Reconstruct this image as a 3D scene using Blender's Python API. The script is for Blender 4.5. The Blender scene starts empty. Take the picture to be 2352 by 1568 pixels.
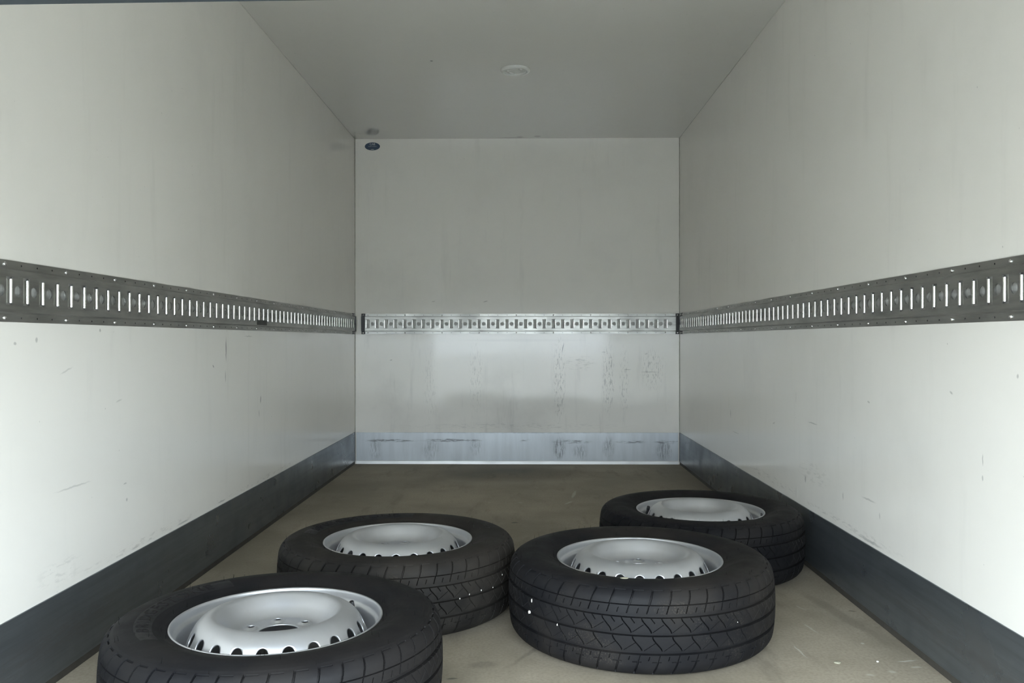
import bpy, bmesh, math, random
import numpy as np
from mathutils import Vector, Matrix

scene = bpy.context.scene
COL = scene.collection
PI = math.pi

# ------------------------------------------------------------------ camera, world, exposure
XW = 1.03            # half width of the box
YB = 5.373           # back wall
YO = 0.47            # rear opening
H = 2.065            # ceiling height
CAM_Z = 0.787

cam_d = bpy.data.cameras.new('camera')
cam_d.sensor_fit = 'HORIZONTAL'
cam_d.sensor_width = 36.0
cam_d.lens = 36.0 * 1945.0 / 2352.0
cam_d.clip_start = 0.02
cam = bpy.data.objects.new('camera', cam_d)
cam.location = (0.048, 0.0, CAM_Z)
cam.rotation_euler = (PI / 2 - 0.00171, 0.00036, 0.01464)
COL.objects.link(cam)
scene.camera = cam

world = bpy.data.worlds.new('overcast_sky')
scene.world = world
world.use_nodes = True
bg = world.node_tree.nodes['Background']
bg.inputs['Color'].default_value = (0.81, 0.92, 1.0, 1)
bg.inputs['Strength'].default_value = 4.0

# sampling portal in the open rear doorway: guides the sky light, gives off none itself
portal_d = bpy.data.lights.new('opening_portal', 'AREA')
portal_d.shape = 'RECTANGLE'
portal_d.size = 2 * XW
portal_d.size_y = 1.02
portal_d.cycles.is_portal = True
portal = bpy.data.objects.new('opening_portal', portal_d)
portal.location = (0, YO - 0.03, 0.50)
portal.rotation_euler = (PI / 2, 0, 0)
COL.objects.link(portal)

vs = scene.view_settings
vs.view_transform = 'Standard'
vs.look = 'None'
vs.gamma = 1.0
vs.exposure = 1.97
vs.use_curve_mapping = False
scene.cycles.max_bounces = 8
scene.cycles.diffuse_bounces = 6
scene.cycles.glossy_bounces = 4
scene.cycles.use_denoising = True
scene.cycles.use_adaptive_sampling = True
scene.cycles.adaptive_threshold = 0.14
scene.cycles.adaptive_min_samples = 28
scene.cycles.sample_clamp_indirect = 6.0

random.seed(4)
rng = np.random.default_rng(4)


# ------------------------------------------------------------------ helpers
def tag(o, label=None, cat=None, group=None, kind=None):
    if label: o['label'] = label
    if cat: o['category'] = cat
    if group: o['group'] = group
    if kind: o['kind'] = kind
    return o


def mesh_from(name, verts, faces, smooth=False):
    me = bpy.data.meshes.new(name)
    me.from_pydata([tuple(v) for v in verts], [], [tuple(f) for f in faces])
    me.update()
    if smooth:
        me.polygons.foreach_set('use_smooth', [True] * len(me.polygons))
    return me


def obj(name, me, mats=None, parent=None):
    o = bpy.data.objects.new(name, me)
    COL.objects.link(o)
    if mats is not None and len(me.materials) == 0:
        for m in (mats if isinstance(mats, (list, tuple)) else [mats]):
            me.materials.append(m)
    if parent is not None:
        o.parent = parent
    return o


def empty(name, loc):
    o = bpy.data.objects.new(name, None)
    o.empty_display_size = 0.1
    o.location = loc
    COL.objects.link(o)
    return o


class MB:
    """collects verts and faces"""
    def __init__(self):
        self.v = []; self.f = []; self.m = []

    def add(self, verts, faces, mi=0):
        b = len(self.v)
        self.v += [tuple(x) for x in verts]
        self.f += [tuple(i + b for i in fc) for fc in faces]
        self.m += [mi] * len(faces)

    def box(self, x0, x1, y0, y1, z0, z1, mi=0):
        v = [(x, y, z) for x in (x0, x1) for y in (y0, y1) for z in (z0, z1)]
        f = [(0, 1, 3, 2), (4, 6, 7, 5), (0, 4, 5, 1), (2, 3, 7, 6), (0, 2, 6, 4), (1, 5, 7, 3)]
        self.add(v, f, mi)

    def mesh(self, name, smooth=False):
        me = mesh_from(name, self.v, self.f, smooth)
        if any(self.m):
            me.polygons.foreach_set('material_index', self.m)
        return me


def box_mesh(name, x0, x1, y0, y1, z0, z1, bevel=0.0, seg=2):
    b = MB(); b.box(x0, x1, y0, y1, z0, z1)
    me = b.mesh(name)
    if bevel:
        bm = bmesh.new(); bm.from_mesh(me)
        bmesh.ops.recalc_face_normals(bm, faces=bm.faces)
        bmesh.ops.bevel(bm, geom=bm.edges[:], offset=bevel, segments=seg, affect='EDGES', profile=0.5)
        bm.to_mesh(me); bm.free()
    return me


def lathe(profile, n, closed=False):
    """profile list of (r, z) -> verts, faces around the z axis"""
    p = np.array(profile, float)
    th = np.linspace(0, 2 * PI, n, endpoint=False)
    k = len(p)
    v = np.zeros((k, n, 3))
    v[:, :, 0] = p[:, 0:1] * np.cos(th)
    v[:, :, 1] = p[:, 0:1] * np.sin(th)
    v[:, :, 2] = p[:, 1:2]
    faces = []
    for i in range(k - 1 if not closed else k):
        a = i * n; b = ((i + 1) % k) * n
        for j in range(n):
            j2 = (j + 1) % n
            faces.append((a + j, a + j2, b + j2, b + j))
    return v.reshape(-1, 3), faces


def resample(pts, step):
    """smooth (Catmull-Rom) resampling of a polyline at about the given step"""
    p = np.array(pts, float)
    pp = np.vstack([2 * p[0] - p[1], p, 2 * p[-1] - p[-2]])
    out = []
    for i in range(1, len(pp) - 2):
        a, b, c, d = pp[i - 1], pp[i], pp[i + 1], pp[i + 2]
        n = max(1, int(round(np.linalg.norm(c - b) / step)))
        for t in np.arange(n) / n:
            out.append(0.5 * (2 * b + (c - a) * t + (2 * a - 5 * b + 4 * c - d) * t * t + (3 * b - a - 3 * c + d) * t ** 3))
    out.append(p[-1])
    return np.array(out)


def sstep(a, b, x):
    t = np.clip((x - a) / (b - a), 0, 1)
    return t * t * (3 - 2 * t)


def tube(path, radii, n=10, caps=True):
    """tube along a 3D path with one radius per point"""
    P = [Vector(p) for p in path]
    v = []; f = []
    for i, p in enumerate(P):
        d = (P[min(i + 1, len(P) - 1)] - P[max(i - 1, 0)]).normalized()
        u = d.orthogonal().normalized() if i == 0 else (u - d * u.dot(d)).normalized()
        w = d.cross(u)
        for j in range(n):
            a = 2 * PI * j / n
            v.append(p + (u * math.cos(a) + w * math.sin(a)) * radii[i])
    for i in range(len(P) - 1):
        for j in range(n):
            j2 = (j + 1) % n
            f.append((i * n + j, i * n + j2, (i + 1) * n + j2, (i + 1) * n + j))
    if caps:
        f.append(tuple(range(n))[::-1])
        f.append(tuple((len(P) - 1) * n + j for j in range(n)))
    return v, f


def fill2d(loops):
    """triangulated planar area: first loop is the outline, the others are holes -> verts2d, faces"""
    bm = bmesh.new()
    for lp in loops:
        vs_ = [bm.verts.new((p[0], p[1], 0)) for p in lp]
        for i in range(len(vs_)):
            bm.edges.new((vs_[i], vs_[(i + 1) % len(vs_)]))
    bmesh.ops.triangle_fill(bm, use_beauty=True, use_dissolve=False, edges=bm.edges[:])
    bm.verts.index_update()
    v = [(a.co.x, a.co.y) for a in bm.verts]
    f = [tuple(a.index for a in fc.verts) for fc in bm.faces]
    bm.free()
    return v, f


def circle(cx, cy, r, n, a0=0.0):
    return [(cx + r * math.cos(a0 + 2 * PI * i / n), cy + r * math.sin(a0 + 2 * PI * i / n)) for i in range(n)]


def text_mesh(s, size, extrude=0.0, spacing=1.0, shear=0.0):
    cu = bpy.data.curves.new('lettering', 'FONT')
    cu.body = s; cu.size = size; cu.extrude = extrude; cu.align_x = 'CENTER'; cu.align_y = 'CENTER'
    cu.space_character = spacing; cu.shear = shear; cu.resolution_u = 3
    o = bpy.data.objects.new('lettering', cu)
    COL.objects.link(o)
    dg = bpy.context.evaluated_depsgraph_get()
    me = bpy.data.meshes.new_from_object(o.evaluated_get(dg))
    v = [tuple(a.co) for a in me.vertices]
    f = [tuple(p.vertices) for p in me.polygons]
    bpy.data.objects.remove(o); bpy.data.curves.remove(cu); bpy.data.meshes.remove(me)
    return v, f


# ------------------------------------------------------------------ materials
class NT:
    def __init__(self, name):
        self.mat = bpy.data.materials.new(name)
        self.mat.use_nodes = True
        self.t = self.mat.node_tree
        self.bsdf = self.t.nodes['Principled BSDF']
        self.co = None

    def n(self, typ, **kw):
        nd = self.t.nodes.new(typ)
        for k, v in kw.items():
            setattr(nd, k, v)
        return nd

    def link(self, a, b):
        self.t.links.new(a, b)

    def coord(self):
        if self.co is None:
            self.co = self.n('ShaderNodeTexCoord').outputs['Object']
        return self.co

    def mapping(self, src, loc=(0, 0, 0), rot=(0, 0, 0), scale=(1, 1, 1), vt='POINT'):
        m = self.n('ShaderNodeMapping', vector_type=vt)
        m.inputs['Location'].default_value = loc
        m.inputs['Rotation'].default_value = rot
        m.inputs['Scale'].default_value = scale
        self.link(src, m.inputs['Vector'])
        return m.outputs[0]

    def noise(self, src, scale, detail=4, rough=0.55, dist=0.0):
        nd = self.n('ShaderNodeTexNoise')
        nd.inputs['Scale'].default_value = scale
        nd.inputs['Detail'].default_value = detail
        nd.inputs['Roughness'].default_value = rough
        nd.inputs['Distortion'].default_value = dist
        self.link(src, nd.inputs['Vector'])
        return nd.outputs['Fac']

    def ramp(self, src, a, b, lo=0.0, hi=1.0):
        m = self.n('ShaderNodeMapRange', interpolation_type='SMOOTHSTEP')
        for i, x in zip(('From Min', 'From Max', 'To Min', 'To Max'), (a, b, lo, hi)):
            m.inputs[i].default_value = x
        self.link(src, m.inputs['Value'])
        return m.outputs[0]

    def math(self, op, a, b=None, clamp=False):
        m = self.n('ShaderNodeMath', operation=op, use_clamp=clamp)
        for i, x in enumerate((a, b)):
            if x is None: continue
            if isinstance(x, (int, float)): m.inputs[i].default_value = x
            else: self.link(x, m.inputs[i])
        return m.outputs[0]

    def mix(self, fac, a, b):
        m = self.n('ShaderNodeMix', data_type='RGBA')
        for i, x in ((0, fac), (6, a), (7, b)):
            if isinstance(x, (int, float)): m.inputs[i].default_value = x
            elif isinstance(x, tuple): m.inputs[i].default_value = (*x, 1)
            else: self.link(x, m.inputs[i])
        return m.outputs[2]

    def set(self, **kw):
        for k, v in kw.items():
            s = self.bsdf.inputs[k.replace('_', ' ')]
            if isinstance(v, (int, float)): s.default_value = v
            elif isinstance(v, tuple): s.default_value = (*v, 1)
            else: self.link(v, s)

    def bump(self, h, strength=0.2, dist=0.001, normal=None):
        b = self.n('ShaderNodeBump')
        b.inputs['Strength'].default_value = strength
        b.inputs['Distance'].default_value = dist
        self.link(h, b.inputs['Height'])
        if normal is not None: self.link(normal, b.inputs['Normal'])
        self.link(b.outputs[0], self.bsdf.inputs['Normal'])
        return b.outputs[0]

    def marks(self, src, marks, axis):
        """elliptical marks; each (u, v, half length, half width, angle, strength) in the plane normal to axis"""
        tot = None
        for u, v, a, b, ang, s in marks:
            if axis == 'x':
                loc, sc, rot = (0, u, v), (1e4, a, b), (math.radians(ang), 0, 0)
            elif axis == 'y':
                loc, sc, rot = (u, 0, v), (a, 1e4, b), (0, -math.radians(ang), 0)
            else:
                loc, sc, rot = (u, v, 0), (a, b, 1e4), (0, 0, math.radians(ang))
            m = self.mapping(src, loc, rot, sc, 'TEXTURE')
            ln = self.n('ShaderNodeVectorMath', operation='LENGTH')
            self.link(m, ln.inputs[0])
            r = self.ramp(ln.outputs['Value'], 1.0, 0.35, 0.0, s)
            tot = r if tot is None else self.math('ADD', tot, r, True)
        return tot

    def jitter(self, src, scale, amount):
        nz = self.n('ShaderNodeTexNoise')
        nz.inputs['Scale'].default_value = scale
        nz.inputs['Detail'].default_value = 3
        self.link(src, nz.inputs['Vector'])
        s = self.n('ShaderNodeVectorMath', operation='SUBTRACT'); s.inputs[1].default_value = (.5, .5, .5)
        self.link(nz.outputs['Color'], s.inputs[0])
        k = self.n('ShaderNodeVectorMath', operation='SCALE'); k.inputs['Scale'].default_value = amount
        self.link(s.outputs[0], k.inputs[0])
        a = self.n('ShaderNodeVectorMath', operation='ADD')
        self.link(src, a.inputs[0]); self.link(k.outputs[0], a.inputs[1])
        return a.outputs[0]


WALL = (0.752, 0.730, 0.682)


def wall_material(name, axis, solid, rough_marks, dents, smudge=0.05, rough=0.13, base=WALL, wave=0.10, spec=0.5):
    w = NT(name)
    co = w.coord()
    jit = w.jitter(co, 45.0, 0.006)
    grime = w.ramp(w.noise(co, 2.2, 5, 0.6), 0.45, 0.75, 0, smudge)
    stretch = w.mapping(co, scale=(14, 14, 2.0))
    streak = w.ramp(w.noise(stretch, 1.0, 4, 0.6), 0.55, 0.8, 0, smudge * 1.2)
    specks = w.ramp(w.noise(co, 70.0, 2, 0.5), 0.76, 0.80, 0, 0.35)
    tot = w.math('ADD', grime, streak)
    tot = w.math('ADD', tot, specks)
    if solid:
        tot = w.math('ADD', tot, w.marks(jit, solid, axis))
    if rough_marks:
        for sub, sc in (([q for q in rough_marks if q[2] <= q[3]], (110, 110, 26)), ([q for q in rough_marks if q[2] > q[3]], (26, 26, 130))):
            if sub:
                pat = w.ramp(w.noise(w.mapping(co, scale=sc), 1.0, 4, 0.65), 0.50, 0.64)
                tot = w.math('ADD', tot, w.math('MULTIPLY', pat, w.marks(jit, sub, axis)))
    tot = w.math('MINIMUM', tot, 0.92)
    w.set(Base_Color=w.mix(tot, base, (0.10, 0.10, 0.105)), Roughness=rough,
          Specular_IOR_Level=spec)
    hgt = w.noise(co, 3.0, 1, 0.4)
    if dents:
        hgt = w.math('ADD', hgt, w.math('MULTIPLY', w.marks(jit, dents, axis), 0.8))
    w.bump(hgt, wave, 0.006)
    return w.mat


M = {}
M['wall_left'] = wall_material('white_panel_left', 'x',
    [(3.044, .753, .055, .005, 90, .8), (3.039, .656, .028, .006, 90, .35), (3.446, .545, .020, .008, 80, .55),
     (3.425, .49, .02, .006, 100, .35), (2.919, .697, .012, .004, -30, .55), (3.295, .802, .06, .003, 0, .3),
     (2.136, .812, .006, .006, 0, .45), (1.856, .788, .006, .008, 0, .4), (1.777, .78, .007, .004, 0, .4),
     (2.01, .437, .10, .003, 0, .25), (1.978, .715, .035, .003, 16, .22), (2.237, .626, .022, .003, 8, .22),
     (2.483, 1.302, .005, .005, 0, .5), (2.397, 1.532, .006, .006, 0, .3), (2.246, 1.464, .007, .003, 0, .3),
     (2.28, .355, .006, .006, 0, .4), (2.27, .40, .012, .003, 0, .35), (2.33, .213, .03, .004, 0, .3),
     (2.66, .212, .06, .004, 0, .35), (3.0, .214, .05, .004, 0, .35)],
    [(2.4, .22, .5, .014, 0, .22), (3.5, .218, .6, .012, 0, .2), (1.95, .25, .12, .04, 0, .15)],
    [(2.001, .238, .022, .03, 0, 1.0)])
M['wall_right'] = wall_material('white_panel_right', 'x',
    [(4.048, .436, .004, .026, 0, .75), (2.90, .503, .06, .003, 0, .35), (3.95, .357, .08, .003, 0, .25),
     (3.078, .58, .004, .03, 0, .18), (1.963, .665, .010, .004, 20, .4), (2.431, .61, .012, .004, 10, .35),
     (1.829, .53, .003, .016, 0, .4), (1.70, .714, .005, .006, 0, .4), (2.973, .30, .01, .016, 0, .4),
     (2.625, .306, .005, .016, 0, .35), (2.43, .331, .06, .004, 0, .3), (2.356, .30, .006, .012, 0, .25),
     (2.42, .214, .10, .006, 0, .35), (3.35, .46, .02, .004, -10, .3), (1.83, .49, .004, .008, 0, .4)],
    [(2.6, .222, .5, .015, 0, .22), (3.4, .235, .5, .02, 0, .2), (2.9, .33, .2, .05, 0, .15)],
    [(3.067, .239, .015, .03, 0, .9), (3.548, .234, .03, .03, 0, .8)])
M['wall_back'] = wall_material('white_panel_back', 'y',
    [(.292, .738, .0032, .042, -11, .85), (-.80, .66, .01, .004, 20, .4), (.55, .71, .018, .004, 0, .35),
     (-.199, 1.032, .02, .004, 15, .4), (-.53, 1.032, .015, .004, 10, .3), (.70, .60, .03, .004, 0, .35),
     (.84, .585, .07, .004, 0, .3), (.60, .64, .006, .03, 0, .35), (.82, .70, .012, .005, 20, .3),
     (-.10, 1.015, .02, .003, 0, .25), (-.6, 1.004, .02, .003, 0, .25), (.05, .785, .5, .012, 0, .06)],
    [(.27, .55, .05, .33, 0, .55), (.58, .55, .05, .30, 0, .5), (.68, .52, .04, .28, 0, .3), (-.26, .55, .06, .28, 0, .25),
     (.86, .60, .10, .16, 0, .35), (-.55, .5, .06, .3, 0, .15), (.40, .64, .12, .06, 0, .35), (0, .24, .9, .03, 0, .15)],
    [(.40, .68, .12, .12, 30, .5), (-.3, .70, .2, .05, 0, .25)], smudge=0.15, rough=0.085,
    wave=0.09, spec=0.30)
M['wall_plain'] = wall_material('white_panel_upper', 'x', [], [], [])
M['wall_back_plain'] = wall_material('white_panel_back_upper', 'y', [(-.199, 1.032, .02, .004, 15, .4), (-.53, 1.032, .015, .004, 10, .3)], [], [], smudge=0.07, rough=0.085, wave=0.09, spec=0.30)
M['ceiling'] = wall_material('white_panel_ceiling', 'z',
    [(-.378, 3.876, .009, .009, 0, .8), (-.03, 5.35, .13, .012, 0, .35), (.13, 5.32, .03, .03, 0, .3), (.02, 5.33, .03, .03, 0, .2),
     (-.06, 4.0, .006, .006, 0, .6)],
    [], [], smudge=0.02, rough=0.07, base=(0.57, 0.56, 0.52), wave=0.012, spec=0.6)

# floor: worn brown-grey coated plywood
w = NT('worn_brown_floor')
co = w.coord()
n1 = w.noise(co, 1.6, 6, 0.6)
n2 = w.noise(w.mapping(co, scale=(9, 2.5, 1)), 1.0, 5, 0.65)
n3 = w.noise(co, 130.0, 2, 0.5)
c1 = w.mix(w.ramp(n1, .3, .7), (0.235, 0.206, 0.155), (0.40, 0.352, 0.275))
c1 = w.mix(w.ramp(n2, .52, .75, 0, .55), c1, (0.15, 0.13, 0.105))
c1 = w.mix(w.ramp(n3, .35, .75, 0, .35), c1, (0.19, 0.165, 0.13))
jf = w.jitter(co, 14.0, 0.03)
dark = w.marks(jf, [(.01, 4.98, .55, .34, 0, .45), (.95, 2.45, .03, .3, 10, .25), (.62, 2.35, .02, .35, 12, .35), (-.05, 2.05, .05, .03, 0, .3),  # first, large ellipse paints a soft shadow in front of the back wall
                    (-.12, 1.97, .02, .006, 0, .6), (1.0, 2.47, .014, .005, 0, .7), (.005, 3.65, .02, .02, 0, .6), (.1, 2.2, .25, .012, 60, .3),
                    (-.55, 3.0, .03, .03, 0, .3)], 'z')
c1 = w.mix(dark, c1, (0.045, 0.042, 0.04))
jw = w.jitter(co, 30.0, 0.012)
light = w.marks(jw, [(.30, 4.32, .012, .13, -8, .5), (.262, 4.10, .012, .06, -25, .45), (.745, 2.15, .004, .055, 5, .6), (.985, 2.09, .03, .006, 12, .75), (.99, 2.05, .02, .006, 8, .6),
                     (.924, 2.207, .006, .008, 0, .7), (.03, 4.1, .02, .012, 0, .3), (.64, 2.5, .003, .03, 25, .4), (.83, 2.32, .004, .05, 8, .4),
                     (.92, 2.02, .012, .012, 0, .5), (.86, 2.0, .014, .01, 0, .5), (-.12, 4.1, .01, .01, 0, .35), (.86, 2.5, .003, .03, 20, .35)], 'z')
c1 = w.mix(light, c1, (0.55, 0.53, 0.47))
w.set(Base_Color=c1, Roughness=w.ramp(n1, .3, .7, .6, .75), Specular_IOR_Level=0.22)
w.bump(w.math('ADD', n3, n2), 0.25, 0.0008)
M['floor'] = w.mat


def metal_material(name, base, rough, stretch, var=0.12, metallic=1.0, scuff=None, axis='x', bump=0.05):
    m = NT(name)
    co_ = m.coord()
    st = m.noise(m.mapping(co_, scale=stretch), 1.0, 4, 0.6)
    bl = m.noise(co_, 5.0, 4, 0.6)
    dk = tuple(c * (1 - 2.2 * var) for c in base)
    col = m.mix(m.ramp(st, .35, .7, 0, .8), base, dk)
    col = m.mix(m.ramp(bl, .5, .75, 0, .5), col, dk)
    if scuff:
        jj = m.jitter(co_, 40.0, .01)
        for sub, sc in (([q for q in scuff if q[2] <= q[3]], (120, 120, 22)), ([q for q in scuff if q[2] > q[3]], (20, 20, 160))):
            if sub:
                pat = m.ramp(m.noise(m.mapping(co_, scale=sc), 1.0, 4, .7), .42, .60)
                col = m.mix(m.math('MULTIPLY', pat, m.marks(jj, sub, axis)), col, (0.13, 0.13, 0.135))
    m.set(Base_Color=col, Metallic=metallic, Roughness=m.ramp(bl, .3, .7, rough, rough + .12))
    m.bump(st, bump, 0.001)
    return m.mat


M['rail'] = metal_material('galvanised_rail', (0.44, 0.44, 0.42), 0.38, (6, 6, 60), .14)
M['lip'] = metal_material('bright_rolled_lip', (0.78, 0.78, 0.75), 0.16, (6, 6, 60), .05)
M['rivet'] = metal_material('rivet_steel', (0.75, 0.75, 0.74), 0.2, (40, 40, 40), .05)
M['kick_side'] = metal_material('grey_kick_plate', (0.155, 0.172, 0.185), 0.26, (8, 2.0, 50), .12, metallic=0.7,
    scuff=[(1.9, .10, .4, .05, 0, .5), (2.4, .12, .5, .04, 0, .35), (3.2, .09, .6, .03, 0, .25)], axis='x')
M['kick_back'] = metal_material('pale_kick_plate', (0.52, 0.555, 0.585), 0.36, (20, 20, 2), .07, metallic=0.3,
    scuff=[(-.8, .148, .22, .012, 0, .9), (-.45, .150, .18, .014, 0, .9), (-.3, .15, .1, .01, 0, .7), (.35, .143, .16, .014, 0, .9),
           (.72, .142, .12, .012, 0, .9), (.95, .14, .1, .014, 0, .9), (.27, .10, .05, .09, 0, .8), (.93, .09, .07, .08, 0, .6),
           (.58, .11, .05, .08, 0, .55), (-.26, .11, .05, .07, 0, .4), (-.9, .1, .05, .09, 0, .45), (-.55, .09, .07, .08, 0, .35), (.4, .08, .06, .06, 0, .5),
           (.05, .15, .04, .012, 10, .7), (0, .20, 1.0, .006, 0, .4)], axis='y')
M['aluminium'] = metal_material('bright_aluminium_trim', (0.80, 0.80, 0.79), 0.28, (3, 40, 60), .06)


def plain(name, col, rough, metallic=0.0, nscale=60.0, var=0.25, bump=0.1, spec=0.5):
    m = NT(name)
    nz = m.noise(m.coord(), nscale, 4, .6)
    m.set(Base_Color=m.mix(m.ramp(nz, .3, .7), col, tuple(c * (1 - var) for c in col)), Roughness=rough, Metallic=metallic, Specular_IOR_Level=spec)
    m.bump(nz, bump, .0006)
    return m.mat


M['black_plastic'] = plain('black_plastic', (0.02, 0.021, 0.024), .45)
M['hole_dark'] = plain('dark_hole', (0.03, 0.03, 0.03), .8)  # shade inside the shallow screw holes, painted as dark colour
M['tape'] = plain('dark_tape', (0.03, 0.032, 0.028), .6)
M['sealant'] = plain('gap_shade_paint', (0.055, 0.05, 0.042), .6, nscale=30)  # dark tone painted for the shaded gap below the side kick plates
M['backing'] = plain('grey_backing', (0.56, 0.56, 0.53), .6, nscale=40, var=.3)
M['red_paint'] = plain('red_tread_paint', (0.45, 0.05, 0.04), .6)
M['bead'] = plain('pale_sealant', (0.42, 0.42, 0.36), .6, nscale=30)
M['vent'] = plain('white_vent_plastic', (0.60, 0.605, 0.575), .3, var=.06, bump=.02)
M['door'] = plain('blue_grey_door', (0.012, 0.016, 0.019), .7, spec=.2, nscale=12, var=.3)
M['ground'] = plain('outdoor_concrete', (0.53, 0.515, 0.48), .85, nscale=1.5, var=.2)
M['sticker'] = plain('blue_sticker', (0.028, 0.055, 0.10), .35, nscale=20, var=.2, bump=0)
M['sticker_white'] = plain('sticker_white', (0.55, 0.57, 0.58), .4, var=.1, bump=0)
M['pebble_white'] = plain('pale_pebble', (0.72, 0.70, 0.64), .7, nscale=200, var=.2)
M['leaf'] = plain('dry_leaf', (0.42, 0.40, 0.30), .7, nscale=150, var=.3)
M['whisker'] = plain('rubber_whisker', (0.005, 0.005, 0.005), .9, spec=0.0)
M['valve'] = plain('valve_rubber', (0.016, 0.016, 0.018), .5)
M['block'] = plain('dark_grey_block', (0.10, 0.10, 0.105), .5, metallic=.4)

# silver wheel paint
w = NT('silver_wheel_paint')
nz = w.noise(w.coord(), 900.0, 1, .5)
bl = w.noise(w.coord(), 9.0, 4, .6)
cc = w.mix(w.ramp(bl, .45, .75, 0, .35), (0.60, 0.61, 0.635), (0.50, 0.495, 0.49))
w.set(Base_Color=cc, Metallic=0.85, Roughness=w.ramp(bl, .3, .75, .30, .40))
w.bump(nz, 0.03, .0003)
M['silver'] = w.mat

# tyre rubber with dust
def rubber_material(name, c0, c1, tint, dust_amt, thr):
    w = NT(name)
    co = w.coord()
    nf = w.noise(co, 320.0, 3, .6)
    nb = w.noise(co, 11.0, 5, .65)
    base = w.mix(w.ramp(nb, .35, .7), c0, c1)
    base = w.mix(w.ramp(w.noise(co, 4.5, 3, .6), .42, .68, 0, .85), base, tint)
    flat_xy = w.mapping(co, scale=(1, 1, 0))
    rad = w.n('ShaderNodeVectorMath', operation='LENGTH'); w.link(flat_xy, rad.inputs[0])
    on_tread = w.ramp(rad.outputs['Value'], .3415, .3445)
    dust = w.math('MULTIPLY', w.ramp(w.noise(co, 7.0, 3, .6), thr, thr + .14), w.ramp(w.noise(co, 300.0, 4, .75), .52, .70))
    dust = w.math('MULTIPLY', w.math('MULTIPLY', dust, on_tread), dust_amt)
    base = w.mix(dust, base, (0.15, 0.13, 0.10))
    w.set(Base_Color=base, Roughness=w.ramp(nb, .3, .7, .56, .72), Specular_IOR_Level=.17)
    w.bump(nf, .18, .0005)
    return w.mat


M['rubber'] = rubber_material('tyre_rubber', (0.0050, 0.0051, 0.0064), (0.0095, 0.0092, 0.0096), (0.0120, 0.0108, 0.0105), .35, .56)
M['rubber_brown'] = rubber_material('dusty_brown_rubber', (0.0110, 0.0102, 0.0095), (0.0210, 0.0190, 0.0165), (0.0260, 0.0225, 0.0190), .4, .52)
M['rubber_speckled'] = rubber_material('dust_speckled_rubber', (0.0060, 0.0061, 0.0074), (0.0105, 0.0100, 0.0105), (0.0190, 0.0165, 0.0145), .32, .48)
w = NT('smooth_dark_rubber')
nb = w.noise(w.coord(), 60.0, 3, .6)
w.set(Base_Color=(0.009, 0.009, 0.010), Roughness=w.ramp(nb, .3, .7, .5, .6), Specular_IOR_Level=.3)
M['rubber_dark'] = w.mat

# ------------------------------------------------------------------ the setting
T = 0.06


def struct(name, me, mats, label, cat=None):
    o = obj(name, me, mats)
    tag(o, label, cat, None, 'structure')
    return o


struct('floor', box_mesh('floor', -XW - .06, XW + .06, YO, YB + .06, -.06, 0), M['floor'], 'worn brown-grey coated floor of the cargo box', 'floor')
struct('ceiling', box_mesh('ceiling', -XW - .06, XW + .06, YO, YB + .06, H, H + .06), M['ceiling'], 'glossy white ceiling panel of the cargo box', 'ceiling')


def wall_mesh(name, x0, x1, y0, y1):
    b = MB(); b.box(x0, x1, y0, y1, 0, .89, 1); b.box(x0, x1, y0, y1, .89, H, 0)
    return b.mesh(name)


wl = struct('wall_left', wall_mesh('wall_left', -XW - T, -XW, YO, YB), [M['wall_plain'], M['wall_left']], 'left white panel wall with a dark vertical gash', 'wall')
wr = struct('wall_right', wall_mesh('wall_right', XW, XW + T, YO, YB), [M['wall_plain'], M['wall_right']], 'right white panel wall with faint scuffs', 'wall')
struct('wall_back', wall_mesh('wall_back', -XW - T, XW + T, YB, YB + T), [M['wall_back_plain'], M['wall_back']], 'white front bulkhead wall at the far end, scuffed below the rail', 'wall')

KT = 0.2025; KB = 0.019
struct('baseboard_left', box_mesh('baseboard_left', -XW - .001, -XW + .0035, YO, YB - .004, KB, KT, .0008, 1), M['kick_side'], 'dark grey kick plate along the foot of the left wall', 'kick plate')
struct('baseboard_right', box_mesh('baseboard_right', XW - .0035, XW + .001, YO, YB - .004, KB, KT, .0008, 1), M['kick_side'], 'dark grey kick plate along the foot of the right wall', 'kick plate')
struct('baseboard_back', box_mesh('baseboard_back', -XW + .009, XW - .009, YB - .004, YB + .001, .022, KT - .002, .0008, 1), M['kick_back'], 'pale blue-grey scuffed kick plate on the far wall', 'kick plate')
b = MB()
b.box(-XW + .009, XW - .009, YB - .010, YB, .002, .020)
b.box(-XW + .009, XW - .009, YB - .012, YB - .004, .001, .005)
struct('trim_1', b.mesh('trim_1'), M['aluminium'], 'thin bright aluminium strip along the foot of the far wall', 'trim')
# strips painted dark as the shaded recess under the side kick plates
for s, nm, lb in ((-1, 'trim_2', 'left'), (1, 'trim_3', 'right')):
    x = s * XW
    struct(nm, box_mesh(nm, min(x, x - s * .0012), max(x, x - s * .0012), YO, YB - .012, .0005, KB), M['sealant'],
           'narrow strip painted dark for the shaded gap under the ' + lb + ' kick plate', 'trim')
# sealant beads in the corners
for s, nm, lb in ((-1, 'trim_4', 'left'), (1, 'trim_5', 'right')):
    v, f = tube([(s * (XW - .001), YB - .001, z) for z in (KB, .5, 1.0, 1.5, H - .002)], [.0026] * 5, 8)
    struct(nm, mesh_from(nm, v, f, True), M['bead'], 'vertical sealant bead in the ' + lb + ' far corner', 'trim')
    v, f = tube([(s * (XW - .001), y, H - .001) for y in (YO, 2, 3, 4, YB - .002)], [.0014] * 5, 8)
    nm2 = 'trim_6' if s < 0 else 'trim_7'
    struct(nm2, mesh_from(nm2, v, f, True), M['ceiling'], 'white bead between ceiling and ' + lb + ' wall', 'trim')

# raised rear door whose lower edge hangs over the opening
dz = .00823


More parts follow.
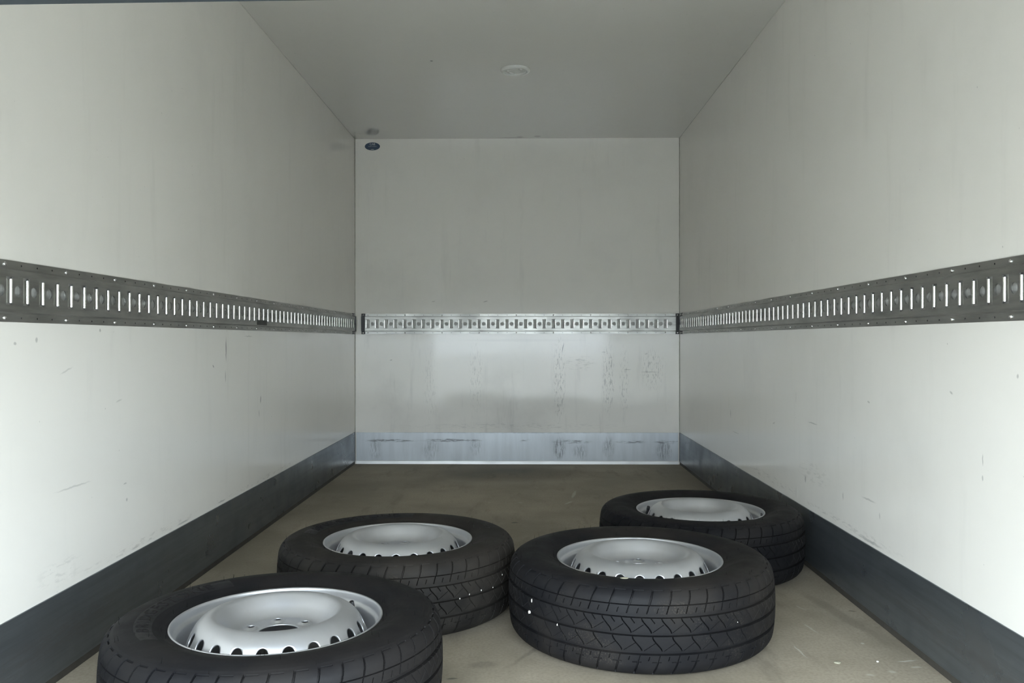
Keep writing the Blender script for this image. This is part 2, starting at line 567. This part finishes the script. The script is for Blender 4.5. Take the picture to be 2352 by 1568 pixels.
def door_z(x): return CAM_Z + .3993 * (YO + .025) + dz * (x + .257)


b = MB()
N = 9
zs = np.linspace(0, 1, N + 1)
xL, xR = -XW + .003, XW - .003
for i in range(N):
    for (y0, y1, g) in ((YO + .0, YO + .025, .004),):
        v = []
        for x in (xL, xR):
            zb = door_z(x)
            za = zb + (H - .005 - zb) * zs[i] + (g if i else 0)
            zt = zb + (H - .005 - zb) * zs[i + 1]
            v += [(x, y0, za), (x, y1, za), (x, y1, zt), (x, y0, zt)]
        b.add(v, [(0, 1, 2, 3), (7, 6, 5, 4), (0, 4, 5, 1), (1, 5, 6, 2), (2, 6, 7, 3), (3, 7, 4, 0)])
door = struct('door_1', b.mesh('door_1'), M['door'], 'dark blue-grey lower edge of the half raised rear door', 'door')
v = []
for x in (xL, xR):
    zb = door_z(x)
    v += [(x, YO + .006, zb + .001), (x, YO + .019, zb + .001), (x, YO + .019, zb + .008), (x, YO + .006, zb + .008)]
seal = obj('door_seal', mesh_from('door_seal', v, [(0, 1, 2, 3), (7, 6, 5, 4), (0, 4, 5, 1), (1, 5, 6, 2), (2, 6, 7, 3), (3, 7, 4, 0)]), M['black_plastic'], door)

# yard outside the rear opening
b = MB(); b.box(-60, 60, -80, 30, -.91, -.85)
struct('ground', b.mesh('ground'), M['ground'], 'pale concrete yard outside the rear opening', 'ground')

# ------------------------------------------------------------------ lashing rails
P = 0.05889
Z0, Z1 = 0.825, 0.954
ZR = (Z0 + Z1) / 2
HH = (Z1 - Z0) / 2
FL = 0.0175
D0, D1 = 0.003, 0.0135
SL_H = 0.0295
slot = [(-.0112, -.0292), (.0112, -.0292), (.0112, .0292), (-.0112, .0292)]
SC = .27 * P                 # slot centre within the tile
CC = SC + P / 2              # round hole centre
wh = HH - FL - .003          # half height of the raised web
slot_loop = [(x + SC, y) for x, y in slot]
circ_loop = circle(CC, 0, .0119, 20)
web_v, web_f = fill2d([[(0, -wh), (P, -wh), (P, wh), (0, wh)], slot_loop, circ_loop])
fl_c = HH - FL / 2
fl_v, fl_f = fill2d([[(0, HH - FL), (P, HH - FL), (P, HH), (0, HH)], circle(SC, fl_c, .0022, 8)])


def rail_mesh(name, n, place):
    """n pitches of perforated rail; place(t, h, d) -> world point"""
    m = MB()
    for i in range(n):
        t0 = i * P
        m.add([place(t0 + a, h, D1) for a, h in web_v], web_f)
        for s in (1, -1):
            m.add([place(t0 + a, s * h, D0) for a, h in fl_v], fl_f)
            hc = circle(SC, fl_c, .0022, 8)
            k = len(hc)
            m.add([place(t0 + a, s * h, D0) for a, h in hc] + [place(t0 + a, s * h, .0006) for a, h in hc],
                  [(j, (j + 1) % k, k + (j + 1) % k, k + j) for j in range(k)] + [tuple(range(k, 2 * k))], 1)
            # sloped step from flange to web
            m.add([place(t0, s * (HH - FL), D0), place(t0 + P, s * (HH - FL), D0), place(t0 + P, s * wh, D1), place(t0, s * wh, D1)], [(0, 1, 2, 3)])
            m.add([place(t0, s * HH, D0), place(t0 + P, s * HH, D0), place(t0 + P, s * HH, 0), place(t0, s * HH, 0)], [(0, 1, 2, 3)])
        # thickness of the cut edges
        for lp, dep in ((slot_loop, .0025), (circ_loop, .0025)):
            k = len(lp)
            m.add([place(t0 + a, h, D1) for a, h in lp] + [place(t0 + a, h, D1 - dep) for a, h in lp],
                  [(j, (j + 1) % k, k + (j + 1) % k, k + j) for j in range(k)])
        # rolled lips along the two long sides of the slot
        for s in (-1, 1):
            lp = [(SC + s * (.0112 - .0046 * math.sin(q)), D1 - .0052 * (1 - math.cos(q))) for q in np.linspace(0, PI / 2, 7)]
            lp += [(lp[-1][0], .0020)]
            k = len(lp)
            m.add([place(t0 + a, h, d) for h in (-.0248, .0248) for a, d in lp],
                  [(j, j + 1, k + j + 1, k + j) for j in range(k - 1)], 2)
    return m.mesh(name)


# one rivet mesh (dome on a short collar), axis along +x
v, f = lathe([(.0050, 0), (.0050, .0010), (.0046, .0020), (.0036, .0031), (.0020, .0038), (.0004, .0040)], 12)
v = [(z, x, y) for x, y, z in v]
rivet_me = mesh_from('rivet', v, f + [tuple(range(60, 72))], True)
rivet_me.materials.append(M['rivet'])


def cap_mesh(name, place, t0, t1, tab):
    """black end bracket: plate over the web, two tabs over the flanges"""
    m = MB()

    def bx(a, b_, h0, h1, d0, d1):
        q = [place(t, h, d) for t in (a, b_) for h in (h0, h1) for d in (d0, d1)]
        m.add(q, [(0, 1, 3, 2), (4, 6, 7, 5), (0, 4, 5, 1), (2, 3, 7, 6), (0, 2, 6, 4), (1, 5, 7, 3)])
    bx(t0, t1, -wh - .004, wh + .004, .002, D1 + .0025)
    a, b_ = (t0 - tab, t1) if tab > 0 else (t0, t1 - tab)
    bx(a, b_, HH - FL - .001, HH + .001, .0, D0 + .0030)
    bx(a, b_, -HH - .001, -HH + FL + .001, .0, D0 + .0030)
    return m.mesh(name)


def make_rail(label, place, n, idx0, rivrot, cap_lo, cap_hi, start_world, tabs):
    root = empty('lashing_rail', start_world)
    tag(root, label, 'lashing rail', 'perforated lashing rails on the walls')
    o = Vector(start_world)

    def pl(t, h, d):
        return Vector(place(t, h, d)) - o
    obj('rail_body', rail_mesh('rail_body', n, pl), [M['rail'], M['hole_dark'], M['lip']], root)
    bk = MB()
    L_ = n * P
    q = [pl(t, h, d) for t in (0, L_) for h in (-wh, wh) for d in (.0004, .0012)]
    bk.add(q, [(0, 1, 3, 2), (4, 6, 7, 5), (0, 4, 5, 1), (2, 3, 7, 6), (0, 2, 6, 4), (1, 5, 7, 3)])
    obj('rail_backing', bk.mesh('rail_backing'), M['backing'], root)  # added strip, greys what is seen through slots and round holes
    for i in range(n):
        if (i - idx0) % 4: continue
        for s in (1, -1):
            r = obj('rivet', rivet_me, None, root)
            r.location = pl(i * P + SC, s * fl_c, D0)
            r.rotation_euler = (0, 0, rivrot)
    for (t0, t1, tab) in tabs:
        c = obj('end_bracket', cap_mesh('end_bracket', pl, t0, t1, tab), M['black_plastic'], root)
        c['label'] = 'black end bracket'
        for s in (1, -1):
            r = obj('bracket_screw', rivet_me, None, c)
            r.location = pl((t0 + t1) / 2 - tab / 2, s * fl_c, D0 + .003)
            r.rotation_euler = (0, 0, rivrot)
    return root


CUT = .030   # side rails stop short of the far wall
# left rail: slot centres at y = 1.736 + k P
yl0 = 1.736 - 11 * P - SC
nl = int((YB - CUT - yl0) / P)
e = nl * P
rail_l = make_rail('perforated metal lashing rail along the left wall, dark tape patch on it', lambda t, h, d: (-XW + d, yl0 + t, ZR + h), nl, (11) % 4, 0.0, 0, 0,
                   (-XW, yl0, Z0), [(e, e + .022, .035)])
yr0 = 1.660 - 10 * P - SC
nr = int((YB - CUT - yr0) / P)
e = nr * P
rail_r = make_rail('perforated metal lashing rail along the right wall', lambda t, h, d: (XW - d, yr0 + t, ZR + h), nr, (10 + 1) % 4, PI, 0, 0,
                   (XW, yr0, Z0), [(e, e + .022, .035)])
xb0 = -.9457 - SC
nb_ = 33
e = nb_ * P
rail_b = make_rail('short bright perforated lashing rail across the far wall', lambda t, h, d: (xb0 + t, YB - d, ZR + h), nb_, 0, -PI / 2, 0, 0,
                   (xb0, YB, Z0), [(-.026, -.002, 0), (e + .022, e + .046, 0)])
# plain continuation of the back rail up to its brackets
def strip(t0, t1):
    for (h0, d0, h1, d1) in ((-HH, D0, -HH + FL, D0), (-HH + FL, D0, -wh, D1), (-wh, D1, wh, D1), (wh, D1, HH - FL, D0), (HH - FL, D0, HH, D0)):
        m.add([(t0, -d0, h0 + HH), (t1, -d0, h0 + HH), (t1, -d1, h1 + HH), (t0, -d1, h1 + HH)], [(0, 1, 2, 3)])


for ta, tb in ((-.026, .0), (e, e + .046)):
    m = MB()
    strip(ta, tb)
    obj('rail_end', m.mesh('rail_end'), M['rail'], rail_b)
# tape patch on the left rail
tp = box_mesh('tape_patch', D1 + .0003, D1 + .0008, 3.355 - yl0, 3.485 - yl0, .023, .043)
o = obj('tape_patch', tp, M['tape'], rail_l); o['label'] = 'dark tape patch'

# ------------------------------------------------------------------ wheels
R0 = 0.349
prof_top = [(.2160, .0830), (.2182, .0880), (.2212, .0902), (.2260, .0908), (.2320, .0930), (.2440, .0978), (.2580, .1028), (.2740, .1060), (.2900, .1060),
            (.3050, .1040), (.3180, .1005), (.3290, .0950), (.3370, .0870), (.3425, .0765), (.3455, .0600), (.3480, .0330), (.3490, .0)]
full = prof_top + [(r, -z) for r, z in prof_top[-2::-1]]
_a = resample(prof_top[:11], .0040)
_b = resample(prof_top[10:] + [(r, -z) for r, z in prof_top[-2:9:-1]], .0013)
side = np.vstack([_a[:-1], _b, (_a[::-1] * np.array([1, -1]))[1:]])
NP = 48                    # tread pitches
NSEG = NP * 58


def seg_line(x, w):
    """1 inside a line of width w centred at integer x (x in pitches of size pm)"""
    return x


def tyre_mesh():
    p = side
    k = len(p)
    tan = np.gradient(p, axis=0)
    tan /= np.linalg.norm(tan, axis=1)[:, None]
    nrm = np.stack([-tan[:, 1], tan[:, 0]], 1)
    nrm *= np.sign((nrm * np.stack([np.maximum(p[:, 0] - .27, .0) + 1e-6, p[:, 1]], 1)).sum(1))[:, None]
    th = np.linspace(0, 2 * PI, NSEG, endpoint=False)
    U, Zg = np.meshgrid(th * NP / (2 * PI), p[:, 1])
    Rg = np.repeat(p[:, 0:1], NSEG, 1)
    pm = 2 * PI * R0 / NP            # pitch length in metres

    def line(u, w):                  # distance to nearest integer in metres -> 1 in groove
        dd = np.abs(u - np.round(u)) * pm
        return (dd < w * .5 + .0001).astype(float)

    def ring(z0, w):
        return (np.abs(Zg - z0) < w * .5 + .0001).astype(float)

    tread = (Rg > .3265)
    dep = np.zeros_like(U)

    def cut(mask, d):
        np.maximum(dep, mask * d, out=dep)
    for z0 in (.0425, 0, -.0425):
        cut(ring(z0, .0075), .0075)
    up = Zg > 0

    def band(a, b_):
        return (Zg > a) & (Zg < b_)
    # upper shoulder rib
    skew = (Zg - .046) / .042
    cut(line(U - .30 * skew, .0022) * band(.046, .066), .0065)
    cut(line(U - .30 * skew, .0042) * band(.066, .0970) * tread, .0055)
    cut(ring(.0660, .0016), .004)
    cut(line(U + .5 - .30 * skew, .0016) * band(.049, .060), .004)
    # L-shaped tail on the buttress
    fr = (U - .30 * 1.05) - np.floor(U - .30 * 1.05)
    cut((np.abs(Rg - .3285) < .0011) * up * (fr < .6) * 1.0, .0030)
    # upper centre rib, S-shaped sipes
    t = (Zg - .0215) / .0175
    s_ = .24 * (t * 1.5 - .5 * t ** 3)
    cut(line(U + s_, .0018) * band(.0045, .0385), .0065)
    cut(line(U - .55 * t + .2, .0010) * band(.006, .024), .0022)
    cut(line(U + .30 * t + .5, .0012) * band(.026, .0385), .0035)
    # lower centre rib
    t2 = (Zg + .0215) / .0175
    s2 = .24 * (t2 * 1.5 - .5 * t2 ** 3)
    cut(line(U + s2 + .45, .0018) * band(-.0385, -.0045), .0065)
    cut(line(U - .55 * t2 + .65, .0010) * band(-.036, -.018), .0022)
    # lower shoulder rib
    sk2 = (Zg + .046) / .042
    cut(line(U - .28 * sk2 + .3, .0016) * band(-.064, -.046), .003)
    cut(line(U - .28 * sk2 + .3, .0042) * band(-.0970, -.064) * tread, .0055)
    cut(line(U - .28 * sk2 + .8, .0016) * band(-.060, -.050), .004)
    f2 = (U - .28 * -.4 + .3 + .28) % 1.0
    cut(ring(-.0625, .0014) * (f2 < .45), .0035)
    # sidewall ridges
    for r0, wd, hh in ((.2395, .0016, .0010), (.2475, .0010, .0006), (.3120, .0030, .0006), (.3200, .0030, .0005)):
        dep -= np.exp(-((Rg - r0) / wd) ** 2) * hh
    # shallow change of level half way up the sidewall
    Pr = p[:, 0:1] - nrm[:, 0:1] * dep
    Pz = p[:, 1:2] - nrm[:, 1:2] * dep
    v = np.stack([Pr * np.cos(th), Pr * np.sin(th), Pz + np.zeros_like(Pr)], 2).reshape(-1, 3)
    i = np.arange(k - 1)[:, None] * NSEG
    j = np.arange(NSEG)[None, :]
    j2 = (j + 1) % NSEG
    q = np.stack([i + j, i + j2, i + NSEG + j2, i + NSEG + j], 2).reshape(-1, 4)[:, ::-1]
    me = bpy.data.meshes.new('tyre')
    me.vertices.add(len(v)); me.vertices.foreach_set('co', v.ravel())
    me.loops.add(q.size); me.loops.foreach_set('vertex_index', q.ravel().astype(np.int32))
    me.polygons.add(len(q))
    me.polygons.foreach_set('loop_start', np.arange(0, q.size, 4, dtype=np.int32))
    me.polygons.foreach_set('loop_total', np.full(len(q), 4, dtype=np.int32))
    me.polygons.foreach_set('use_smooth', np.repeat(np.abs(np.arange(k - 1) - (k - 2) / 2) > (len(_b) / 2 + 3), NSEG))
    me.update(); me.validate()
    me.materials.append(M['rubber'])
    return me


ZC = 0.1065                        # wheel centre above the floor
tyre_me = tyre_mesh()


def side_z(r):
    rr = np.array([a for a, z in prof_top[4:]]); zz = np.array([z for a, z in prof_top[4:]])
    return float(np.interp(r, rr, zz))


# rim barrel with flange lip
rim_prof = resample([(.2165, .0815), (.2184, .0845), (.2197, .0880), (.2190, .0903), (.2172, .0909), (.2153, .0899), (.2140, .0865), (.2128, 0.0805), (.2112, 0.0740), (.2080, 0.0695),
                     (.2045, 0.0660), (.2028, 0.0575), (.2018, 0.0455), (.2005, 0.0370), (.1970, 0.0315), (.1920, 0.0290), (.1880, 0.0255), (.1868, 0.0015), (.1868, -0.0335), (.1950, -0.0485),
                     (.2070, -0.0605), (.2130, -0.0735), (.2205, -0.0865), (.2218, -0.0845), (.2190, -0.0765)], .0022)
v, f = lathe(rim_prof, 144)
rim_me = mesh_from('rim', v, f, True)
rim_me.materials.append(M['silver'])

# pressed disc with oval vents and six stud holes
disc_prof = resample([(.1935, .0300), (.1910, .0340), (.1880, .0430), (.1840, .0550), (.1790, .0675), (.1730, .0790), (.1660, .0890), (.1580, .0965), (.1490, .1020), (.1400, .1050), (.1330, .1055),
                      (.1265, .1030), (.1205, .0975), (.1135, .0890), (.1055, .0780), (.0975, .0695), (.0905, .0640), (.0870, .0622), (.0850, .0615)], .0020)
arc = np.concatenate([[0], np.cumsum(np.linalg.norm(np.diff(disc_prof, axis=0), axis=1))])


def disc_at(s):
    return np.interp(s, arc, disc_prof[:, 0]), np.interp(s, arc, disc_prof[:, 1])


def s_of_r(r):
    return float(np.interp(-r, -disc_prof[:, 0], arc))


NH = 22
dm = MB()
sA, sB = s_of_r(.1895), s_of_r(.1640)
sc_h = s_of_r(.1775)
half = PI / NH


def ring_cell(hole_pts, rect_pts, rings, mapf):
    k = len(hole_pts)
    v = []
    for q in range(rings + 1):
        t = (q / rings)
        for a, b_ in zip(hole_pts, rect_pts):
            v.append(mapf(a[0] + (b_[0] - a[0]) * t, a[1] + (b_[1] - a[1]) * t))
    f = []
    for q in range(rings):
        for j in range(k):
            j2 = (j + 1) % k
            f.append((q * k + j, q * k + j2, (q + 1) * k + j2, (q + 1) * k + j))
    return v, f


NHS = 48


def square_pt(j, n):
    """j-th of n points walking a square outline evenly, starting at the middle of its +x side"""
    m_ = n // 4
    t = (j + m_ // 2) % n
    sd, q = divmod(t, m_)
    f_ = -1 + 2 * q / m_
    return ((1, f_), (-f_, 1), (-1, -f_), (f_, -1))[sd]


hole_pts = []; rect_pts = []
for j in range(NHS):
    a = 2 * PI * j / NHS
    c_, s_ = math.cos(a), math.sin(a)
    hole_pts.append((.0125 / .1775 * c_, sc_h + .0165 * s_))
    # matching point on the cell outline (square parametrisation, corners included)
    x, y = square_pt(j, NHS)
    rect_pts.append((half * x, (sc_h + (sB - sc_h) * y) if y > 0 else (sc_h + (sc_h - sA) * y)))
for h in range(NH):
    a0 = 2 * PI * h / NH

    def mp(u, s):
        r, z = disc_at(s)
        return (r * math.cos(a0 + u), r * math.sin(a0 + u), z)
    v, f = ring_cell(hole_pts, rect_pts, 5, mp)
    dm.add(v, f)
NL = NH * 12
for (a, b_) in ((0.0, sA), (sB, arc[-1])):
    ss = np.linspace(a, b_, max(3, int((b_ - a) / .002)))
    v, f = lathe([disc_at(s) for s in ss], NL)
    dm.add(v, [tuple(reversed(q)) for q in f])
# hub face: six sectors with raised stud seats
for h in range(6):
    a0 = 2 * PI * h / 6

    def mp2(u, r):
        x, y = r * math.cos(u), r * math.sin(u)
        dd = math.hypot(x - .065, y)
        t = min(1, max(0, (dd - .0095) / .007)); t = t * t * (3 - 2 * t)
        z = .0615 + .0042 * (1 - t)
        ca, sa = math.cos(a0), math.sin(a0)
        return (x * ca - y * sa, x * sa + y * ca, z)
    hp = []; rp = []
    for j in range(176):
        a = 2 * PI * j / 176
        c_, s_ = math.cos(a), math.sin(a)
        hx, hy = .065 + .0078 * s_, .0078 * c_
        hp.append((math.atan2(hy, hx), math.hypot(hx, hy)))
        x, y = square_pt(j, 176)
        rp.append((PI / 6 * x, .065 + (.020 if y > 0 else .0235) * y))
    v, f = ring_cell(hp, rp, 8, mp2)
    dm.add(v, f)
disc_me = dm.mesh('wheel_disc', True)
bm = bmesh.new(); bm.from_mesh(disc_me)
bmesh.ops.remove_doubles(bm, verts=bm.verts[:], dist=.00008)
bmesh.ops.recalc_face_normals(bm, faces=bm.faces[:])
bm.to_mesh(disc_me); bm.free()
disc_me.polygons.foreach_set('use_smooth', [True] * len(disc_me.polygons))
disc_me.materials.append(M['silver'])
if sum(p.normal.z * p.area for p in disc_me.polygons) < 0:
    disc_me.flip_normals()

# valve: stem and cap along local +x radius, leaning to the centre
v, f = tube([(.2035, 0, .040), (.2015, 0, .046), (.1985, 0, .055), (.1960, 0, .063), (.1948, 0, .068)], [.0080, .0066, .0050, .0044, .0040], 14)
stem_me = mesh_from('valve_stem', v, f, True); stem_me.materials.append(M['valve'])
v, f = tube([(.1950, 0, .0665), (.1948, 0, .0672), (.1922, 0, .0790), (.1919, 0, .0803), (.1917, 0, .0809)], [.0046, .0056, .0056, .0048, .0030], 14)
cap_me = mesh_from('valve_cap', v, f, True); cap_me.materials.append(M['valve'])

# raised lettering bent round the sidewall
LT_R = .2655


def bend(v, r_mid, lift):
    out = []
    for x, y, z in v:
        r = r_mid + y
        a = PI / 2 - x / r_mid
        out.append((r * math.cos(a), r * math.sin(a), side_z(r) + lift + z))
    return out


tv, tf = text_mesh('BRIDGESTONE', .035, .0006, 1.16)
wmax = max(abs(a[0]) for a in tv)
k_ = (math.radians(36) * LT_R) / wmax
tv = [(x * k_, y, z) for x, y, z in tv]
# subdivide nothing: letters are small against the curvature
letter_me = mesh_from('sidewall_lettering', bend(tv, LT_R, .0011), tf)
letter_me.materials.append(M['rubber'])
m = MB()
na = 72
a_half = math.radians(46)
rows = np.linspace(-.0165, .0175, 7)
vv = []
for i in range(na + 1):
    for y in rows:
        sh = -.006 * (1 if y > 0 else 0)
        vv.append(((-a_half + 2 * a_half * i / na) * LT_R, y, 0))
nr_ = len(rows)
m.add(bend(vv, LT_R, .0007), [(i * nr_ + j, (i + 1) * nr_ + j, (i + 1) * nr_ + j + 1, i * nr_ + j + 1) for i in range(na) for j in range(nr_ - 1)])
panel_me = m.mesh('lettering_panel', True)
panel_me.materials.append(M['rubber_dark'])
# zigzag relief opposite the lettering
m = MB()


def relief(pts, wdt=.0018):
    for (x0, y0), (x1, y1) in zip(pts[:-1], pts[1:]):
        dx, dy = x1 - x0, y1 - y0
        l = math.hypot(dx, dy); nx, ny = -dy / l * wdt / 2, dx / l * wdt / 2
        q = [(x0 + nx, y0 + ny, 0), (x1 + nx, y1 + ny, 0), (x1 - nx, y1 - ny, 0), (x0 - nx, y0 - ny, 0)]
        top = [(a, b_, .0007) for a, b_, _ in q]
        m.add(bend(q + top, LT_R, .0002), [(4, 5, 6, 7), (0, 1, 5, 4), (1, 2, 6, 5), (2, 3, 7, 6), (3, 0, 4, 7)])


relief([(-.06, .020), (-.046, -.004), (-.030, -.016), (-.016, .016), (.016, .018), (.020, -.012)])
relief([(-.026, -.016), (-.012, -.020)])
relief([(-.006, .0085), (.010, .010)])
relief([(.028, -.018), (.034, .012), (.052, .014)])
relief([(-.085, .008), (-.075, -.010)])
relief_me = m.mesh('sidewall_relief')
relief_me.materials.append(M['rubber_dark'])


def whisker_mesh(seed):
    rg = random.Random(seed)
    m = MB()
    for i in range(46):
        a = rg.uniform(0, 2 * PI)
        if i < 16:
            r = rg.choice([.229, .231])
        elif i < 34:
            r = rg.uniform(.312, .326)
        else:
            r = rg.uniform(.25, .30)
        ln = rg.uniform(.006, .013)
        z = side_z(r)
        lx, ly = rg.uniform(-.15, .15) * ln, rg.uniform(-.15, .15) * ln
        base = Vector((r * math.cos(a), r * math.sin(a), z - .001))
        top = base + Vector((lx, ly, ln))
        v, f = tube([base, top], [.00042, .00022], 4)
        m.add(v, f)
    return m.mesh('rubber_whiskers')


def pebble_mesh(name, seed, size, flat=.7):
    bm = bmesh.new()
    bmesh.ops.create_icosphere(bm, subdivisions=2, radius=1.0)
    rg = random.Random(seed)
    off = Vector((rg.uniform(0, 9), rg.uniform(0, 9), rg.uniform(0, 9)))
    from mathutils import noise
    for q in bm.verts:
        k = 1 + .35 * noise.noise(q.co * 1.1 + off)
        q.co = Vector((q.co.x * size[0], q.co.y * size[1], q.co.z * size[2])) * k
    me = bpy.data.meshes.new(name)
    bm.to_mesh(me); bm.free()
    me.polygons.foreach_set('use_smooth', [True] * len(me.polygons))
    return me


weight_me = None
WHEELS = [
    # x, y, tread rot, stud angle, valve angle, lettering angle, relief angle, label
    (-.476, 1.796, 0.06, 47, 49, 176, None, 'front left silver steel wheel, its centre hole and black valve in view'),
    (-.3274, 2.514, 0.02, 80, 268, 134, 24, 'silver steel wheel lying behind the front left one, raised maker lettering on its sidewall'),
    (.3589, 2.304, 0.045, 83, 262, None, None, 'front right silver steel wheel, dusty tread facing the camera'),
    (.6594, 2.964, 0.09, 30, 148, None, None, 'farthest silver steel wheel, lying close to the right kick plate'),
]
for i, (wx, wy, rot, stud, valve, letter, rel, label) in enumerate(WHEELS):
    wheel = empty('steel_wheel', (wx, wy, 0))
    tag(wheel, label, 'wheel', 'loose steel wheels lying on the cargo floor')

    def part(name, me, deg, parent=wheel, z=ZC):
        o = obj(name, me, None, parent)
        if parent is wheel:
            o.location = (0, 0, z)
        o.rotation_euler = (0, 0, math.radians(deg))
        return o
    ty = part('tyre', tyre_me, math.degrees(rot))
    if i in (1, 2):
        ty.material_slots[0].link = 'OBJECT'
        ty.material_slots[0].material = M['rubber_brown' if i == 1 else 'rubber_speckled']
    rim = part('rim', rim_me, 0)
    disc = part('wheel_disc', disc_me, stud)
    sm = disc.modifiers.new('plate', 'SOLIDIFY'); sm.thickness = .0032; sm.offset = -1.0
    vs_ = part('valve_stem', stem_me, valve)
    obj('valve_cap', cap_me, None, vs_)
    if letter is not None:
        pn = part('lettering_panel', panel_me, letter - 90)
        lt = obj('sidewall_lettering', letter_me, None, pn)
        lt['label'] = 'raised maker lettering'
    if rel is not None:
        part('sidewall_relief', relief_me, rel - 90)
    wk = obj('rubber_whiskers', whisker_mesh(10 + i), M['whisker'], wheel)
    wk.location = (0, 0, ZC); wk['kind'] = 'stuff'
    if i == 2: wheel.scale = (1.015,) * 3
    if i == 3:
        me = box_mesh('rim_block', .2085, .2135, -.012, .012, .068, .080, .0015)  # small dark block on the inner wall of the rim
        me.materials.append(M['block'])
        part('rim_block', me, -6)

    def lodged(deg, z, r, size, seed):
        me = pebble_mesh('lodged_pebble', seed, size)
        me.materials.append(M['pebble_white'])
        o = obj('lodged_pebble', me, None, wheel)
        a = math.radians(deg)
        o.location = (r * math.cos(a), r * math.sin(a), ZC + z)
    if i == 2:
        lodged(212, -.002, .3465, (.0035, .0035, .006), 1)
        lodged(214, .030, .3478, (.002, .002, .005), 2)
        lodged(229, -.006, .3478, (.0022, .0022, .0028), 3)
        lodged(303, .012, .3478, (.0016, .0016, .0022), 6)
    if i == 3:
        lodged(268, .058, .3445, (.0028, .0028, .006), 4)
    if i == 1:
        m = MB(); vv = []
        for a_ in np.radians(np.linspace(181, 193, 9)):
            for z_ in (.006, .036):
                vv.append((.3486 * math.cos(a_), .3486 * math.sin(a_), z_))
        m.add(vv, [(2 * j, 2 * j + 2, 2 * j + 3, 2 * j + 1) for j in range(8)])
        pm_ = part('paint_mark', m.mesh('paint_mark'), 0); pm_.data.materials.append(M['red_paint']); pm_['label'] = 'red paint mark on the tread'
        for q, (dg, zz) in enumerate(((311, .004), (318, .006), (326, .003), (306, -.002), (334, .026))):
            lodged(dg, zz, .3482, (.0016, .0016, .0024), 20 + q)

# ------------------------------------------------------------------ roof vent
vent = empty('roof_vent', (.006, 4.007, H))
tag(vent, 'round white vent cap on the ceiling', 'vent')
v, f = lathe([(.0700, 0), (.0700, -.004), (.0675, -.0085), (.0630, -.0115), (.0575, -.0120), (.0540, -.0100), (.0525, -.006), (.0520, -.003)], 64)
obj('flange_ring', mesh_from('flange_ring', v, f, True), M['vent'], vent)
v, f = lathe([(.0520, -.003), (.047, -.0040), (.0450, -.0042), (.03, -.0045), (.0005, -.0045)], 64)
obj('vent_disc', mesh_from('vent_disc', v, f, True), M['vent'], vent)


def arc_rib(a0, a1, r0, r1, z0, z1):
    m = MB(); n = 14; v = []
    for i in range(n + 1):
        a = math.radians(a0 + (a1 - a0) * i / n)
        for r, z in ((r0, z1), (r0 + .001, z0), (r1 - .001, z0), (r1, z1)):
            v.append((r * math.cos(a), r * math.sin(a), z))
    f = [(i * 4 + j, (i + 1) * 4 + j, (i + 1) * 4 + (j + 1) % 4, i * 4 + (j + 1) % 4) for i in range(n) for j in range(4)]
    f += [(0, 1, 2, 3), tuple(n * 4 + j for j in range(4))]
    m.add(v, f)
    return m.mesh('vent_rib')


for a0, a1 in ((95, 150), (215, 275), (165, 190), (300, 325)):
    obj('vent_rib', arc_rib(a0, a1, .032, .040, -.011, -.0042), M['vent'], vent)

# ------------------------------------------------------------------ oval sticker on the far wall
st = empty('oval_sticker', (-.918, YB, 2.018))
tag(st, 'small oval blue sticker in the upper left corner of the far wall', 'sticker')


def oval(a, b_, d, nm, mat):
    n = 48
    v = [(a * math.cos(2 * PI * i / n), -d, b_ * math.sin(2 * PI * i / n)) for i in range(n)]
    v += [(x, 0, z) for x, _, z in v]
    f = [tuple(range(n))] + [(i, (i + 1) % n, n + (i + 1) % n, n + i) for i in range(n)]
    return obj(nm, mesh_from(nm, v, f), mat, st)


oval(.0485, .0255, .0004, 'sticker_face', M['sticker'])


def flat_text(s, size, x, z, d, spacing, mat, nm, sx=1.0):
    v, f = text_mesh(s, size, 0, spacing)
    o = obj(nm, mesh_from(nm, [(a * sx + x, -d, b_ + z) for a, b_, _ in v], f), mat, st)
    return o


flat_text('CAB', .0185, 0, .0135, .0006, .92, M['sticker_white'], 'sticker_lettering', 1.05)
flat_text('KAROSSERI', .0075, 0, -.0005, .0006, 1.5, M['sticker_white'], 'sticker_lettering')
v = []
n = 16
for i in range(n + 1):
    x = -.0115 + .023 * i / n
    v += [(x, -.0006, -.0185 - .0025 * (x / .0115) ** 2 + .0008), (x, -.0006, -.0220 + .0012 * (1 - (x / .0115) ** 2))]
obj('sticker_mark', mesh_from('sticker_mark', v, [(2 * i, 2 * i + 2, 2 * i + 3, 2 * i + 1) for i in range(n)]), M['sticker_white'], st)

# ------------------------------------------------------------------ debris
def debris(name, label, cat, seed, size, loc, mat, rz=0.0):
    me = pebble_mesh(name, seed, size)
    me.materials.append(mat)
    o = obj(name, me)
    zmin = min(v.co.z for v in me.vertices)
    o.location = (loc[0], loc[1], loc[2] - zmin)
    o.rotation_euler = (0, 0, rz)
    tag(o, label, cat)
    return o


debris('pebble', 'flat pale pebble on the floor right of the front right wheel', 'pebble', 31, (.010, .008, .002), (.809, 2.072, 0), M['leaf'])
debris('pebble', 'tiny white pebble on the floor near the right kick plate', 'pebble', 32, (.0035, .003, .0022), (.91, 2.079, 0), M['pebble_white'])
debris('leaf_fragment', 'small dry leaf fragment on the front right tyre sidewall', 'leaf', 33, (.0105, .006, .0012), (.288, 2.304 - .271, .2155), M['leaf'], .2)
